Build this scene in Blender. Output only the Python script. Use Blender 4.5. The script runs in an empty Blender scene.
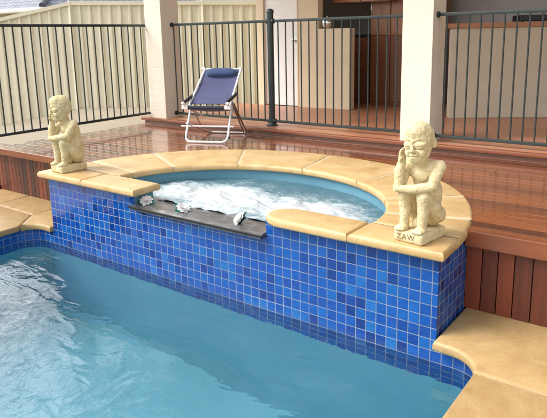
import bpy, bmesh, math, random
import numpy as np
from mathutils import Vector, Matrix, noise
random.seed(7)
R = math.radians
sc = bpy.context.scene
col = sc.collection
PI = math.pi

# ------------------------------------------------------------------ helpers
def link(o):
    col.objects.link(o); return o

def obj(name, bm, mat, parent=None, smooth=False, loc=None, recalc=True):
    if recalc:
        bmesh.ops.recalc_face_normals(bm, faces=bm.faces)
    me = bpy.data.meshes.new(name)
    bm.to_mesh(me); bm.free()
    for m in (mat if isinstance(mat, (list, tuple)) else [mat]):
        me.materials.append(m)
    if smooth:
        for p in me.polygons: p.use_smooth = True
        if smooth is not True:
            try: me.set_sharp_from_angle(angle=R(smooth))
            except Exception: pass
    o = bpy.data.objects.new(name, me)
    link(o)
    if parent is not None: o.parent = parent
    if loc is not None: o.location = loc
    return o

def tag(o, label, cat, group=None):
    o['label'] = label; o['category'] = cat
    if group: o['group'] = group
    return o

def thing(name, label, cat, loc=(0, 0, 0), rz=0, group=None):
    o = bpy.data.objects.new(name, None)
    o.empty_display_size = .1
    link(o); o.location = loc; o.rotation_euler = (0, 0, rz)
    return tag(o, label, cat, group)

def struct(name, bm, mat, smooth=False, kind='structure', recalc=True):
    o = obj(name, bm, mat, None, smooth, recalc=recalc); o['kind'] = kind; return o

def box(bm, x0, x1, y0, y1, z0, z1, mat=0, M=None, bev=0):
    vs = [bm.verts.new((x, y, z)) for z in (z0, z1) for y in (y0, y1) for x in (x0, x1)]
    F = [(0, 2, 3, 1), (4, 5, 7, 6), (0, 1, 5, 4), (2, 6, 7, 3), (0, 4, 6, 2), (1, 3, 7, 5)]
    fs = [bm.faces.new([vs[i] for i in f]) for f in F]
    for f in fs: f.material_index = mat
    if bev:
        es = list({e for f in fs for e in f.edges})
        r = bmesh.ops.bevel(bm, geom=es, offset=bev, segments=2, affect='EDGES', profile=.6)
        vs = list({v for f in r['faces'] for v in f.verts} | {v for v in vs if v.is_valid})
    if M is not None:
        for v in vs: v.co = M @ v.co
    return vs

def fillet(pts, r, n=6):
    pts = [Vector(p) for p in pts]; out = [pts[0]]
    for i in range(1, len(pts) - 1):
        a, b, c = pts[i - 1], pts[i], pts[i + 1]
        u = (a - b); v = (c - b); lu, lv = u.length, v.length; u.normalize(); v.normalize()
        ang = u.angle(v)
        t = min(r / max(math.tan(ang / 2), 1e-3), lu * .49, lv * .49)
        p, q = b + u * t, b + v * t
        for k in range(n + 1):
            s = k / n
            out.append(p * (1 - s) ** 2 + b * 2 * s * (1 - s) + q * s * s)
    out.append(pts[-1]); return out

def tube(bm, pts, r, n=10, r1=None, cap=True):
    pts = [Vector(p) for p in pts]; N = len(pts); rings = []
    t0 = (pts[1] - pts[0]).normalized()
    a = t0.orthogonal().normalized()
    for i, p in enumerate(pts):
        t = (pts[min(i + 1, N - 1)] - pts[max(i - 1, 0)]).normalized()
        a = (a - t * a.dot(t)).normalized(); b = t.cross(a)
        rr = r if r1 is None else r + (r1 - r) * i / (N - 1)
        rings.append([bm.verts.new(p + (a * math.cos(2 * PI * k / n) + b * math.sin(2 * PI * k / n)) * rr) for k in range(n)])
    for i in range(N - 1):
        for k in range(n):
            bm.faces.new((rings[i][k], rings[i][(k + 1) % n], rings[i + 1][(k + 1) % n], rings[i + 1][k]))
    if cap:
        bm.faces.new(rings[0][::-1]); bm.faces.new(rings[-1])

def lathe(bm, prof, n=24, M=None):
    rings = []
    for r, z in prof:
        rings.append([bm.verts.new((max(r, 1e-4) * math.cos(2 * PI * k / n), max(r, 1e-4) * math.sin(2 * PI * k / n), z)) for k in range(n)])
    for i in range(len(rings) - 1):
        for k in range(n):
            bm.faces.new((rings[i][k], rings[i][(k + 1) % n], rings[i + 1][(k + 1) % n], rings[i + 1][k]))
    bm.faces.new(rings[0][::-1]); bm.faces.new(rings[-1])
    if M is not None:
        for rg in rings:
            for v in rg: v.co = M @ v.co

def prism(bm, poly, z0, z1, bev=0, seg=3, mat=0, nose=0):
    """polygon (x,y) extruded from z0 to z1, optional round nose on the rim edges"""
    lo = [bm.verts.new((x, y, z0)) for x, y in poly]
    hi = [bm.verts.new((x, y, z1)) for x, y in poly]
    n = len(poly)
    fb = bm.faces.new(lo[::-1]); ft = bm.faces.new(hi)
    for i in range(n):
        bm.faces.new((lo[i], lo[(i + 1) % n], hi[(i + 1) % n], hi[i]))
    bm.normal_update()
    if bev:
        lo_e = list(fb.edges)
        bmesh.ops.bevel(bm, geom=list(ft.edges), offset=bev, segments=seg, affect='EDGES', profile=.5)
        if nose:
            bmesh.ops.bevel(bm, geom=lo_e, offset=nose, segments=seg, affect='EDGES', profile=.5)

def capsule(bm, p0, r0, p1, r1, n=12):
    p0, p1 = Vector(p0), Vector(p1); d = p1 - p0; L = d.length
    q = d.to_track_quat('Z', 'Y').to_matrix().to_4x4() if L > 1e-6 else Matrix.Identity(4)
    prof = []
    for k in range(5): a = -PI / 2 + PI / 2 * k / 4; prof.append((r0 * math.cos(a), r0 * math.sin(a)))
    for k in range(5): a = PI / 2 * k / 4; prof.append((r1 * math.cos(a), L + r1 * math.sin(a)))
    lathe(bm, prof, n, Matrix.Translation(p0) @ q)

def ellipsoid(bm, c, r, M=None, n=16):
    prof = [(math.cos(-PI / 2 + PI * k / 10), math.sin(-PI / 2 + PI * k / 10)) for k in range(11)]
    T = Matrix.Translation(c) @ (M.to_4x4() if M else Matrix.Identity(4)) @ Matrix.Diagonal((*r, 1))
    lathe(bm, prof, n, T)

# ------------------------------------------------------------------ materials
class NT:
    def __init__(s, name):
        s.m = bpy.data.materials.new(name); s.m.use_nodes = True
        s.t = s.m.node_tree; s.t.nodes.clear()
        s.out = s.n('ShaderNodeOutputMaterial')
    def n(s, typ, **kw):
        nd = s.t.nodes.new(typ)
        for k, v in kw.items():
            if k.startswith('i_'):
                nd.inputs[k[2:].replace('_', ' ')].default_value = v
            else: setattr(nd, k, v)
        return nd
    def l(s, a, b): s.t.links.new(a, b)
    def bsdf(s, **kw):
        b = s.n('ShaderNodeBsdfPrincipled')
        for k, v in kw.items(): b.inputs[k.replace('_', ' ')].default_value = v
        s.l(b.outputs[0], s.out.inputs[0]); return b
    def coord(s, kind='Object', scale=(1, 1, 1), rot=(0, 0, 0)):
        tc = s.n('ShaderNodeTexCoord'); mp = s.n('ShaderNodeMapping')
        mp.inputs['Scale'].default_value = scale; mp.inputs['Rotation'].default_value = rot
        s.l(tc.outputs[kind], mp.inputs[0]); return mp.outputs[0]
    def noise(s, vec, scale, detail=4, rough=.55, dist=0):
        nd = s.n('ShaderNodeTexNoise'); nd.inputs['Scale'].default_value = scale
        nd.inputs['Detail'].default_value = detail; nd.inputs['Roughness'].default_value = rough
        nd.inputs['Distortion'].default_value = dist
        s.l(vec, nd.inputs['Vector']); return nd.outputs[0]
    def ramp(s, fac, stops, interp='LINEAR'):
        r = s.n('ShaderNodeValToRGB'); cr = r.color_ramp; cr.interpolation = interp
        while len(cr.elements) < len(stops): cr.elements.new(.5)
        for e, (p, c) in zip(cr.elements, stops):
            e.position = p; e.color = (*c, 1) if len(c) == 3 else c
        s.l(fac, r.inputs[0]); return r.outputs[0]
    def math(s, op, a, b=None, c=None):
        m = s.n('ShaderNodeMath', operation=op)
        for i, v in enumerate((a, b, c)):
            if v is None: continue
            if isinstance(v, (int, float)): m.inputs[i].default_value = v
            else: s.l(v, m.inputs[i])
        return m.outputs[0]
    def mix(s, fac, a, b, blend='MIX'):
        m = s.n('ShaderNodeMix', data_type='RGBA', blend_type=blend)
        for i, v in ((0, fac), (6, a), (7, b)):
            if isinstance(v, (int, float)): m.inputs[i].default_value = v
            elif isinstance(v, tuple): m.inputs[i].default_value = (*v, 1) if len(v) == 3 else v
            else: s.l(v, m.inputs[i])
        return m.outputs[2]
    def bump(s, h, strength=.3, dist=.01, normal=None):
        b = s.n('ShaderNodeBump'); b.inputs['Strength'].default_value = strength
        b.inputs['Distance'].default_value = dist
        s.l(h, b.inputs['Height'])
        if normal is not None: s.l(normal, b.inputs['Normal'])
        return b.outputs[0]

def m_plain(name, c, rough=.5, metal=0, var=.12, nscale=12, bump=.0, coat=0):
    t = NT(name); b = t.bsdf(Roughness=rough, Metallic=metal)
    v = t.coord(); n = t.noise(v, nscale)
    lo = tuple(x * (1 - var) for x in c); hi = tuple(min(1, x * (1 + var)) for x in c)
    t.l(t.ramp(n, [(.3, lo), (.7, hi)]), b.inputs['Base Color'])
    if bump: t.l(t.bump(t.noise(v, nscale * 8, 3), bump, .004), b.inputs['Normal'])
    if coat: b.inputs['Coat Weight'].default_value = coat; b.inputs['Coat Roughness'].default_value = .08
    return t.m

def m_tile():
    t = NT('glazed_blue_mosaic'); b = t.bsdf(Roughness=.12)
    tc = t.n('ShaderNodeTexCoord'); uv = tc.outputs['UV']
    fl = t.n('ShaderNodeVectorMath', operation='FLOOR'); t.l(uv, fl.inputs[0])
    fr = t.n('ShaderNodeVectorMath', operation='FRACTION'); t.l(uv, fr.inputs[0])
    wn = t.n('ShaderNodeTexWhiteNoise', noise_dimensions='2D'); t.l(fl.outputs[0], wn.inputs['Vector'])
    # small jitter of the tile edges
    sx = t.n('ShaderNodeSeparateXYZ'); t.l(fr.outputs[0], sx.inputs[0])
    dx = t.math('ABSOLUTE', t.math('SUBTRACT', sx.outputs[0], .5))
    dy = t.math('ABSOLUTE', t.math('SUBTRACT', sx.outputs[1], .5))
    mx = t.math('SMOOTH_MAX', dx, dy, .06)
    mr = t.n('ShaderNodeMapRange', interpolation_type='SMOOTHSTEP')
    t.l(mx, mr.inputs[0]); mr.inputs[1].default_value = .452; mr.inputs[2].default_value = .480
    grout = mr.outputs[0]
    colr = t.ramp(wn.outputs[0], [(0, (.003, .032, .19)), (.08, (.004, .045, .25)), (.22, (.005, .062, .31)), (.5, (.006, .076, .35)),
                                  (.8, (.007, .090, .375)), (.95, (.010, .112, .40)), (1, (.017, .14, .43))])
    n = t.noise(uv, 2.3, 5, .7, 1.4)
    colr = t.mix(.6, colr, t.ramp(n, [(.28, (.30, .40, .58)), (.55, (1, 1, 1)), (.8, (1.0, 1.0, 1.0))]), 'MULTIPLY')
    wn2 = t.noise(t.coord('Object'), 2.5, 3)
    gcol = t.ramp(wn2, [(.3, (.15, .19, .26)), (.7, (.29, .32, .36))])
    base = t.mix(grout, colr, gcol)
    # chalky scale line left at the water level
    so_ = t.n('ShaderNodeSeparateXYZ'); t.l(t.coord('Object'), so_.inputs[0])
    zz = t.math('ADD', so_.outputs[2], t.math('MULTIPLY', t.noise(t.coord('Object', (6, 6, 2)), 2.0, 4), .05))
    ln = t.ramp(t.math('ABSOLUTE', t.math('ADD', zz, .105)), [(0, (.05,) * 3), (.028, (0,) * 3)])
    ln = t.math('MULTIPLY', ln, t.noise(t.coord('Object'), 30, 3))
    base = t.mix(ln, base, (.45, .50, .55))
    t.l(base, b.inputs['Base Color'])
    t.l(t.math('ADD', t.math('MULTIPLY_ADD', grout, .6, .07), t.math('MULTIPLY', wn.outputs[0], .12)), b.inputs['Roughness'])
    inv = t.math('SUBTRACT', 1, grout)
    h = t.math('ADD', inv, t.math('MULTIPLY', wn.outputs[0], .5))
    nb = t.bump(h, .55, .002)
    nb2 = t.bump(t.noise(uv, 1.7, 2), .12, .02, nb)
    # every tile sits at its own slight tilt
    sb = t.n('ShaderNodeVectorMath', operation='SUBTRACT'); t.l(wn.outputs[1], sb.inputs[0]); sb.inputs[1].default_value = (.5, .5, .5)
    sc2 = t.n('ShaderNodeVectorMath', operation='SCALE'); t.l(sb.outputs[0], sc2.inputs[0]); sc2.inputs['Scale'].default_value = .11
    an = t.n('ShaderNodeVectorMath', operation='ADD'); t.l(nb2, an.inputs[0]); t.l(sc2.outputs[0], an.inputs[1])
    nm = t.n('ShaderNodeVectorMath', operation='NORMALIZE'); t.l(an.outputs[0], nm.inputs[0])
    t.l(nm.outputs[0], b.inputs['Normal'])
    return t.m

def m_sandstone(name='sandstone', base=(.56, .37, .155), light=(.72, .53, .28), rough=.45, wet=False):
    t = NT(name); b = t.bsdf(Roughness=rough)
    geo = t.n('ShaderNodeNewGeometry')
    v = t.coord('Object', (1, 1, 1))
    add = t.n('ShaderNodeVectorMath', operation='ADD'); t.l(v, add.inputs[0])
    sc_ = t.n('ShaderNodeVectorMath', operation='SCALE'); t.l(geo.outputs['Random Per Island'], sc_.inputs['Scale'])
    sc_.inputs[0].default_value = (7, 3, 5); t.l(sc_.outputs[0], add.inputs[1]); v = add.outputs[0]
    n1 = t.noise(v, 2.2, 5, .6, 1.6); n2 = t.noise(v, 9, 6, .65, .6)
    c = t.ramp(n1, [(.28, base), (.5, tuple((a + b_) / 2 for a, b_ in zip(base, light))), (.72, light)])
    c = t.mix(.45, c, t.ramp(n2, [(.3, (.66, .58, .46)), (.7, (1, 1, 1))]), 'MULTIPLY')
    n3 = t.noise(v, 140, 3, .7)
    c = t.mix(.35, c, t.ramp(n3, [(.32, (.60, .52, .42)), (.50, (1, 1, 1))]), 'MULTIPLY')
    n4 = t.noise(v, 3.7, 5, .7, 2.5)
    c = t.mix(.32, c, t.ramp(n4, [(.36, (.74, .62, .46)), (.46, (1, 1, 1))]), 'MULTIPLY')
    isl = t.ramp(geo.outputs['Random Per Island'], [(0, (.86, .84, .82)), (1, (1, 1, 1))])
    c = t.mix(1, c, isl, 'MULTIPLY')
    t.l(c, b.inputs['Base Color'])
    if wet:
        w = t.noise(v, 5, 2, .5, .3)
        t.l(t.ramp(w, [(.64, (.42,) * 3), (.70, (.05,) * 3)]), b.inputs['Roughness'])
    t.l(t.bump(t.noise(v, 60, 5, .7), .35, .004, t.bump(n2, .25, .008)), b.inputs['Normal'])
    return t.m

def m_wood(name, grain=(1.2, 22, 22), dark=(.062, .016, .006), mid=(.170, .045, .013), light=(.30, .092, .026), rough=.22, coat=.8, coat_r=.06, contrast=1.0, screws=False):
    t = NT(name); b = t.bsdf(Roughness=.4)
    geo = t.n('ShaderNodeNewGeometry'); isl = geo.outputs['Random Per Island']
    tc = t.coord('Object', grain)
    add = t.n('ShaderNodeVectorMath', operation='ADD'); t.l(tc, add.inputs[0])
    s_ = t.n('ShaderNodeVectorMath', operation='SCALE'); s_.inputs[0].default_value = (13, 31, 17)
    t.l(isl, s_.inputs['Scale']); t.l(s_.outputs[0], add.inputs[1])
    n = t.noise(add.outputs[0], 1.0, 6, .6, .6)
    f = t.math('ADD', t.math('MULTIPLY', n, .75), t.math('MULTIPLY', isl, .5 * contrast))
    f = t.math('SUBTRACT', f, .12 * contrast)
    c = t.ramp(f, [(.15, dark), (.45, mid), (.85, light)])
    if screws:      # pairs of screw heads over every joist
        sp = t.n('ShaderNodeSeparateXYZ'); t.l(t.coord('Object'), sp.inputs[0])
        fx = t.math('MULTIPLY', t.math('SUBTRACT', t.math('FRACT', t.math('DIVIDE', t.math('ADD', sp.outputs[0], 20.0), .45)), .5), .45)
        fy = t.math('MULTIPLY', t.math('SUBTRACT', t.math('FRACT', t.math('DIVIDE', t.math('SUBTRACT', sp.outputs[1], .37), .04525)), .5), .04525)
        d2 = t.math('ADD', t.math('MULTIPLY', fx, fx), t.math('MULTIPLY', fy, fy))
        c = t.mix(t.math('LESS_THAN', d2, .0042 ** 2), c, (.10, .09, .08))
    t.l(c, b.inputs['Base Color'])
    b.inputs['Coat Weight'].default_value = coat
    wv = t.noise(t.coord('Object', (1, 1, 1)), 3.0, 3)
    t.l(t.ramp(wv, [(.3, (coat_r * .6,) * 3), (.7, (coat_r * 2.2,) * 3)]), b.inputs['Coat Roughness'])
    b.inputs['Roughness'].default_value = rough
    nb = t.bump(n, .25, .002)
    t.l(nb, b.inputs['Normal'])
    # wavy wet film
    t.l(t.bump(t.noise(t.coord('Object', (1, 1, 1)), 14, 2), .06, .01), b.inputs['Coat Normal'])
    return t.m

def m_statue():
    t = NT('carved_limestone'); b = t.bsdf(Roughness=.85)
    v = t.coord(); n = t.noise(v, 14, 6, .65); n2 = t.noise(v, 90, 4, .7)
    c = t.ramp(n, [(.28, (.56, .45, .23)), (.5, (.71, .60, .36)), (.75, (.79, .70, .46))])
    c = t.mix(.5, c, t.ramp(n2, [(.32, (.62, .55, .42)), (.55, (1, 1, 1))]), 'MULTIPLY')
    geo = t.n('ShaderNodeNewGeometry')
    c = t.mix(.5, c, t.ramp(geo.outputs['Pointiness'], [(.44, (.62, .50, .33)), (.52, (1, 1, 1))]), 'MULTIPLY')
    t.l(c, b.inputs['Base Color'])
    t.l(t.bump(n2, .7, .005, t.bump(n, .4, .01)), b.inputs['Normal'])
    return t.m

def m_pool_water():
    t = NT('pool_water'); b = t.bsdf(Base_Color=(.80, .95, .97, 1), Roughness=0.0, IOR=1.33)
    b.inputs['Transmission Weight'].default_value = 1
    v = t.coord('Object', (1, 1, 1), (0, 0, R(25)))
    v2 = t.coord('Object', (1, 2.0, 1), (0, 0, R(-50)))
    n1 = t.noise(v2, 3.2, 2, .5, .7); n2 = t.noise(v, 15, 3, .5, .5)
    n3 = t.noise(v2, 1.1, 2, .5, .2)
    amp = t.ramp(n3, [(.35, (.25,) * 3), (.62, (1,) * 3)])
    h = t.math('ADD', t.math('MULTIPLY', n1, 1.0), t.math('MULTIPLY', t.math('MULTIPLY', n2, amp), .36))
    t.l(t.bump(h, .25, .05), b.inputs['Normal'])
    return t.m

def m_spa_water():
    t = NT('churning_spa_water'); b = t.bsdf(Roughness=.06, IOR=1.33)
    at = t.n('ShaderNodeAttribute', attribute_name='foam')
    v = t.coord('Object', (1, 1.5, 1), (0, 0, R(-20)))
    n0 = t.noise(v, 2.1, 3, .55, 1.2); n1 = t.noise(v, 6.5, 8, .72, 1.6); n2 = t.noise(v, 38, 5, .75, .6)
    f = t.math('ADD', t.math('MULTIPLY', n0, .45), t.math('MULTIPLY', n1, .62))
    f = t.math('ADD', f, t.math('MULTIPLY', n2, .30))
    f = t.math('ADD', f, t.math('MULTIPLY', at.outputs['Fac'], .34))
    mr = t.n('ShaderNodeMapRange', interpolation_type='SMOOTHERSTEP'); t.l(f, mr.inputs[0])
    mr.inputs[1].default_value = .52; mr.inputs[2].default_value = 1.10
    c = t.ramp(mr.outputs[0], [(0, (.065, .145, .185)), (.25, (.115, .205, .25)), (.5, (.24, .33, .37)), (.75, (.42, .49, .52)), (1, (.58, .61, .625))])
    t.l(c, b.inputs['Base Color'])
    t.l(t.math('MULTIPLY_ADD', mr.outputs[0], .5, .05), b.inputs['Roughness'])
    h = t.math('ADD', n1, t.math('MULTIPLY', n2, .35))
    t.l(t.bump(h, .45, .03), b.inputs['Normal'])
    return t.m

def m_pool_plaster(name='pool_plaster', c1=(.125, .345, .44), c2=(.165, .41, .51)):
    t = NT(name); b = t.bsdf(Roughness=.7)
    v = t.coord(); n = t.noise(v, 1.6, 4)
    t.l(t.ramp(n, [(.3, c1), (.7, c2)]), b.inputs['Base Color'])
    return t.m

def m_slate():
    t = NT('wet_slate'); b = t.bsdf(Roughness=.22, Coat_Weight=1.0, Coat_Roughness=.04)
    v = t.coord('Object', (1, 2, 1)); n = t.noise(v, 9, 6, .7, 1.0); n2 = t.noise(v, 45, 4, .7)
    c = t.ramp(n, [(.3, (.035, .034, .034)), (.55, (.095, .094, .094)), (.75, (.21, .21, .22))])
    t.l(c, b.inputs['Base Color'])
    nb = t.bump(n2, .6, .004, t.bump(n, .3, .006)); t.l(nb, b.inputs['Normal']); t.l(nb, b.inputs['Coat Normal'])
    return t.m

def m_render(name, c, brick=None, var=.06, rough=.8):
    t = NT(name); b = t.bsdf(Roughness=rough)
    v = t.coord(); n = t.noise(v, 3, 6, .6); n2 = t.noise(v, 120, 3)
    cc = t.ramp(n, [(.3, tuple(x * (1 - var) for x in c)), (.7, tuple(min(1, x * (1 + var)) for x in c))])
    t.l(cc, b.inputs['Base Color'])
    nb = t.bump(n2, .25, .003)
    if brick:
        # painted brick courses on vertical faces: bricks mapped on (x+y, z)
        tc = t.n('ShaderNodeTexCoord'); s_ = t.n('ShaderNodeSeparateXYZ'); t.l(tc.outputs['Object'], s_.inputs[0])
        cb = t.n('ShaderNodeCombineXYZ'); t.l(t.math('ADD', s_.outputs[0], s_.outputs[1]), cb.inputs[0]); t.l(s_.outputs[2], cb.inputs[1])
        br = t.n('ShaderNodeTexBrick'); t.l(cb.outputs[0], br.inputs['Vector'])
        br.inputs['Scale'].default_value = 1; br.inputs['Brick Width'].default_value = .24; br.inputs['Row Height'].default_value = .086
        br.inputs['Mortar Size'].default_value = .006; br.inputs['Mortar Smooth'].default_value = .4
        nb = t.bump(br.outputs['Fac'], .3, -.003, nb)
    t.l(nb, b.inputs['Normal'])
    return t.m

def m_terracotta():
    t = NT('terracotta_tiles'); b = t.bsdf(Roughness=.35)
    v = t.coord('Object')
    br = t.n('ShaderNodeTexBrick', offset=0); t.l(v, br.inputs['Vector'])
    br.inputs['Scale'].default_value = 1; br.inputs['Brick Width'].default_value = .3; br.inputs['Row Height'].default_value = .3
    br.inputs['Mortar Size'].default_value = .006
    br.inputs['Color1'].default_value = (.42, .17, .09, 1); br.inputs['Color2'].default_value = (.50, .22, .12, 1)
    br.inputs['Mortar'].default_value = (.34, .25, .2, 1)
    t.l(t.mix(.3, br.outputs[0], t.ramp(t.noise(v, 7, 5), [(.3, (.7, .7, .7)), (.7, (1, 1, 1))]), 'MULTIPLY'), b.inputs['Base Color'])
    return t.m

def m_rooftile():
    t = NT('blue_grey_roof_tiles'); b = t.bsdf(Roughness=.6)
    tc = t.n('ShaderNodeTexCoord')
    br = t.n('ShaderNodeTexBrick', offset=.5); t.l(tc.outputs['UV'], br.inputs['Vector'])
    br.inputs['Scale'].default_value = 1; br.inputs['Brick Width'].default_value = .30; br.inputs['Row Height'].default_value = .33
    br.inputs['Mortar Size'].default_value = .028; br.inputs['Mortar Smooth'].default_value = .3
    br.inputs['Color1'].default_value = (.15, .165, .21, 1); br.inputs['Color2'].default_value = (.21, .225, .28, 1)
    br.inputs['Mortar'].default_value = (.06, .065, .085, 1)
    t.l(br.outputs[0], b.inputs['Base Color'])
    t.l(t.bump(br.outputs['Fac'], .6, -.03), b.inputs['Normal'])
    return t.m

M = dict(
    tile=m_tile(), stone=m_sandstone('spa_sandstone', wet=True), paving=m_sandstone('paving_sandstone', (.45, .295, .125), (.59, .415, .205), .45),
    grout=m_plain('sandy_grout', (.50, .41, .26), .7, bump=.2),
    dgrout=m_plain('sand_grout', (.42, .33, .22), .8),
    deck=m_wood('oiled_wet_deck_boards', screws=True),
    plank=m_wood('fascia_planks', (22, 22, 1.2), (.026, .009, .005), (.085, .019, .008), (.19, .038, .013), .5, .10, .3, 1.25),
    nosing=m_wood('deck_nosing', (1.2, 22, 22), (.085, .022, .009), (.175, .046, .015), (.27, .085, .028), .3, .35, .12, .6),
    statue=m_statue(), water=m_pool_water(), spawater=m_spa_water(), plaster=m_pool_plaster(),
    spaplaster=m_pool_plaster('spa_plaster', (.10, .25, .34), (.135, .31, .40)),
    slate=m_slate(), fence=m_plain('dark_green_powdercoat', (.022, .034, .034), .35, 0, .15),
    cream=m_plain('cream_painted_steel', (.66, .62, .48), .45, 0, .05, 1.5),
    column=m_render('cream_painted_brick', (.76, .69, .57), True), wall=m_render('cream_render', (.70, .59, .42)),
    white=m_plain('white_paint', (.84, .83, .81), .4, 0, .03), soffit=m_plain('soffit_white', (.7, .69, .66), .7, 0, .03),
    grey=m_render('interior_grey', (.50, .49, .49)), terracotta=m_terracotta(),
    dwood=m_wood('dark_kitchen_timber', (3, 3, 1), (.05, .019, .010), (.12, .042, .019), (.21, .078, .034), .35, .4, .15),
    owood=m_wood('orange_bar_timber', (1, 20, 20), (.22, .08, .035), (.34, .14, .06), (.45, .2, .09), .35, .4, .15),
    mwood=m_wood('red_brown_timber', (12, 12, 1), (.13, .045, .017), (.25, .09, .035), (.34, .14, .06), .35, .4, .15),
    black=m_plain('black_plastic', (.012, .012, .013), .4), chrome=m_plain('polished_steel', (.75, .75, .76), .12, 1, .03),
    alu=m_plain('white_tube', (.80, .80, .80), .25, 0, .03), alu2=m_plain('brushed_aluminium', (.62, .62, .63), .3, 1, .05),
    concrete=m_render('pale_concrete', (.33, .28, .21)), kerb=m_render('brown_concrete', (.38, .30, .23)), shaded_cream=m_render('shaded_cream_render', (.56, .49, .38)), soil=m_plain('dark_soil', (.045, .05, .035), .9, 0, .4, 25, .6),
    roof=m_rooftile(), lawn=m_plain('dry_ground', (.23, .21, .14), .95, 0, .3, 3, .5),
    petal=m_plain('white_petals', (.84, .83, .82), .45, 0, .04), pink=m_plain('pink_petals', (.80, .66, .67), .45, 0, .12),
    teal=m_plain('teal_leaves', (.03, .20, .19), .35, 0, .3), dleaf=m_plain('dark_leaves', (.02, .05, .05), .3, 0, .3),
    carve=m_plain('engraved_dark', (.25, .17, .09), .9),
)
def m_fabric(name, c):
    t = NT(name); b = t.bsdf(Roughness=.85)
    v = t.coord('Object', (1, 1, 1)); w = t.noise(v, 160, 2); n = t.noise(v, 6, 4)
    t.l(t.ramp(n, [(.3, tuple(x * .85 for x in c)), (.7, tuple(x * 1.12 for x in c))]), b.inputs['Base Color'])
    t.l(t.bump(w, .3, .002), b.inputs['Normal'])
    try: b.inputs['Sheen Weight'].default_value = .25
    except Exception: pass
    return t.m
M['sling'] = m_fabric('purple_blue_canvas', (.050, .056, .145)); M['pillow'] = m_fabric('navy_padded_canvas', (.022, .05, .14))
M['navy'] = m_fabric('dark_navy_webbing', (.012, .016, .035))

# ------------------------------------------------------------------ main dimensions (metres)
P = .06                      # mosaic pitch
L = 3.21; ZT = .394          # spa wall length / top of mosaic
ZC = .462                    # top of spa coping
ZD = .448                    # lower deck
ZU = .52                     # alfresco level
ZW = -.147                   # pool water
ZB = ZT - 12 * P             # foot of the mosaic band
CT = .41                     # underside of spa coping
DY = .39                     # deck face

def uvquad(bm, pts, uvs, mat=0):
    uvl = bm.loops.layers.uv.verify()
    f = bm.faces.new([bm.verts.new(p) for p in pts]); f.material_index = mat
    for lp, u in zip(f.loops, uvs): lp[uvl].uv = u
    return f

# ------------------------------------------------------------------ the pool
def arc(cx, cy, r, a0, a1, n=14):
    return [(cx + r * math.cos(R(a0 + (a1 - a0) * k / n)), cy + r * math.sin(R(a0 + (a1 - a0) * k / n))) for k in range(n + 1)]
right_path = [(L, 0)] + arc(3.30, -.20, .20, 90, 0) + [(3.50, -7.5)]
left_path = [(0, 0)] + arc(-.10, -.17, .17, 90, 180) + [(-.27, -7.5)]
bm = bmesh.new()
def band(path, sgn, u0):
    s = 0
    for a, b in zip(path[:-1], path[1:]):
        d = math.dist(a, b)
        ua, ub = u0 + sgn * s / P, u0 + sgn * (s + d) / P
        uvquad(bm, [(*a, -.03), (*b, -.03), (*b, ZB), (*a, ZB)],
               [(ua, (ZT + .03) / P), (ub, (ZT + .03) / P), (ub, 12), (ua, 12)], 0)
        uvquad(bm, [(*a, ZB), (*b, ZB), (*b, -1.35), (*a, -1.35)], [(0, 0)] * 4, 1)
        s += d
band(right_path, 1, L / P); band(left_path, -1, 0)
uvquad(bm, [(0, 0, ZB), (L, 0, ZB), (L, 0, -1.35), (0, 0, -1.35)], [(0, 0)] * 4, 1)
uvquad(bm, [(-.3, .02, -1.35), (3.53, .02, -1.35), (3.53, -7.5, -1.35), (-.3, -7.5, -1.35)], [(0, 0)] * 4, 1)
uvquad(bm, [(-.27, -7.5, -.03), (3.5, -7.5, -.03), (3.5, -7.5, -1.35), (-.27, -7.5, -1.35)], [(0, 0)] * 4, 1)
struct('pool_basin', bm, [M['tile'], M['plaster']])

bm = bmesh.new()
g = [[bm.verts.new((-.3 + 3.83 * i / 60, -7.5 + 7.505 * j / 110, ZW)) for j in range(111)] for i in range(61)]
for i in range(60):
    for j in range(110): bm.faces.new((g[i][j], g[i + 1][j], g[i + 1][j + 1], g[i][j + 1]))
struct('pool_water', bm, M['water'], True, recalc=False)

# ------------------------------------------------------------------ ground and paving
bm = bmesh.new()     # big sheet with a hole for the pool
X0, X1, Y0, Y1 = -60, 60, -60, 80
def quad(bm, x0, x1, y0, y1, z): bm.faces.new([bm.verts.new(p) for p in ((x0, y0, z), (x1, y0, z), (x1, y1, z), (x0, y1, z))])
zg = -.08
quad(bm, X0, -.5, Y0, Y1, zg); quad(bm, 3.7, X1, Y0, Y1, zg); quad(bm, -.5, 3.7, .15, Y1, zg - 1.4); quad(bm, -.5, 3.7, Y0, -7.7, zg)
struct('ground', bm, M['lawn'])

bm = bmesh.new()
nose_r = [(L + .006, -.035), (3.30, -.05)] + arc(3.30, -.22, .17, 80, 0, 12)[0:]
def pv(poly): prism(bm, poly, -.052, 0.0, .018, 3, 0, .014)
J = .004
# right of the spa: corner stone, side stones, edge stones down the pool
pv([(L + .006, DY + .05), (L + .006, -.062), (3.27, -.066)] + arc(3.29, -.24, .174, 86, 8, 10) + [(3.466, -.215), (3.84, -.215), (3.84, DY + .05)])
for k in range(5):
    x = 3.84 + k * .62
    pv([(x + J, -.215), (x + .62, -.215), (x + .62, DY + .05), (x + J, DY + .05)])
y = -.215
for k in range(12):
    pv([(3.466, y - .6 + J), (3.90, y - .6 + J), (3.90, y - J), (3.466, y - J)])
    for q in range(5):
        x = 3.90 + q * .6
        pv([(x + J, y - .6 + J), (x + .6, y - .6 + J), (x + .6, y - J), (x + J, y - J)])
    y -= .6
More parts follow.
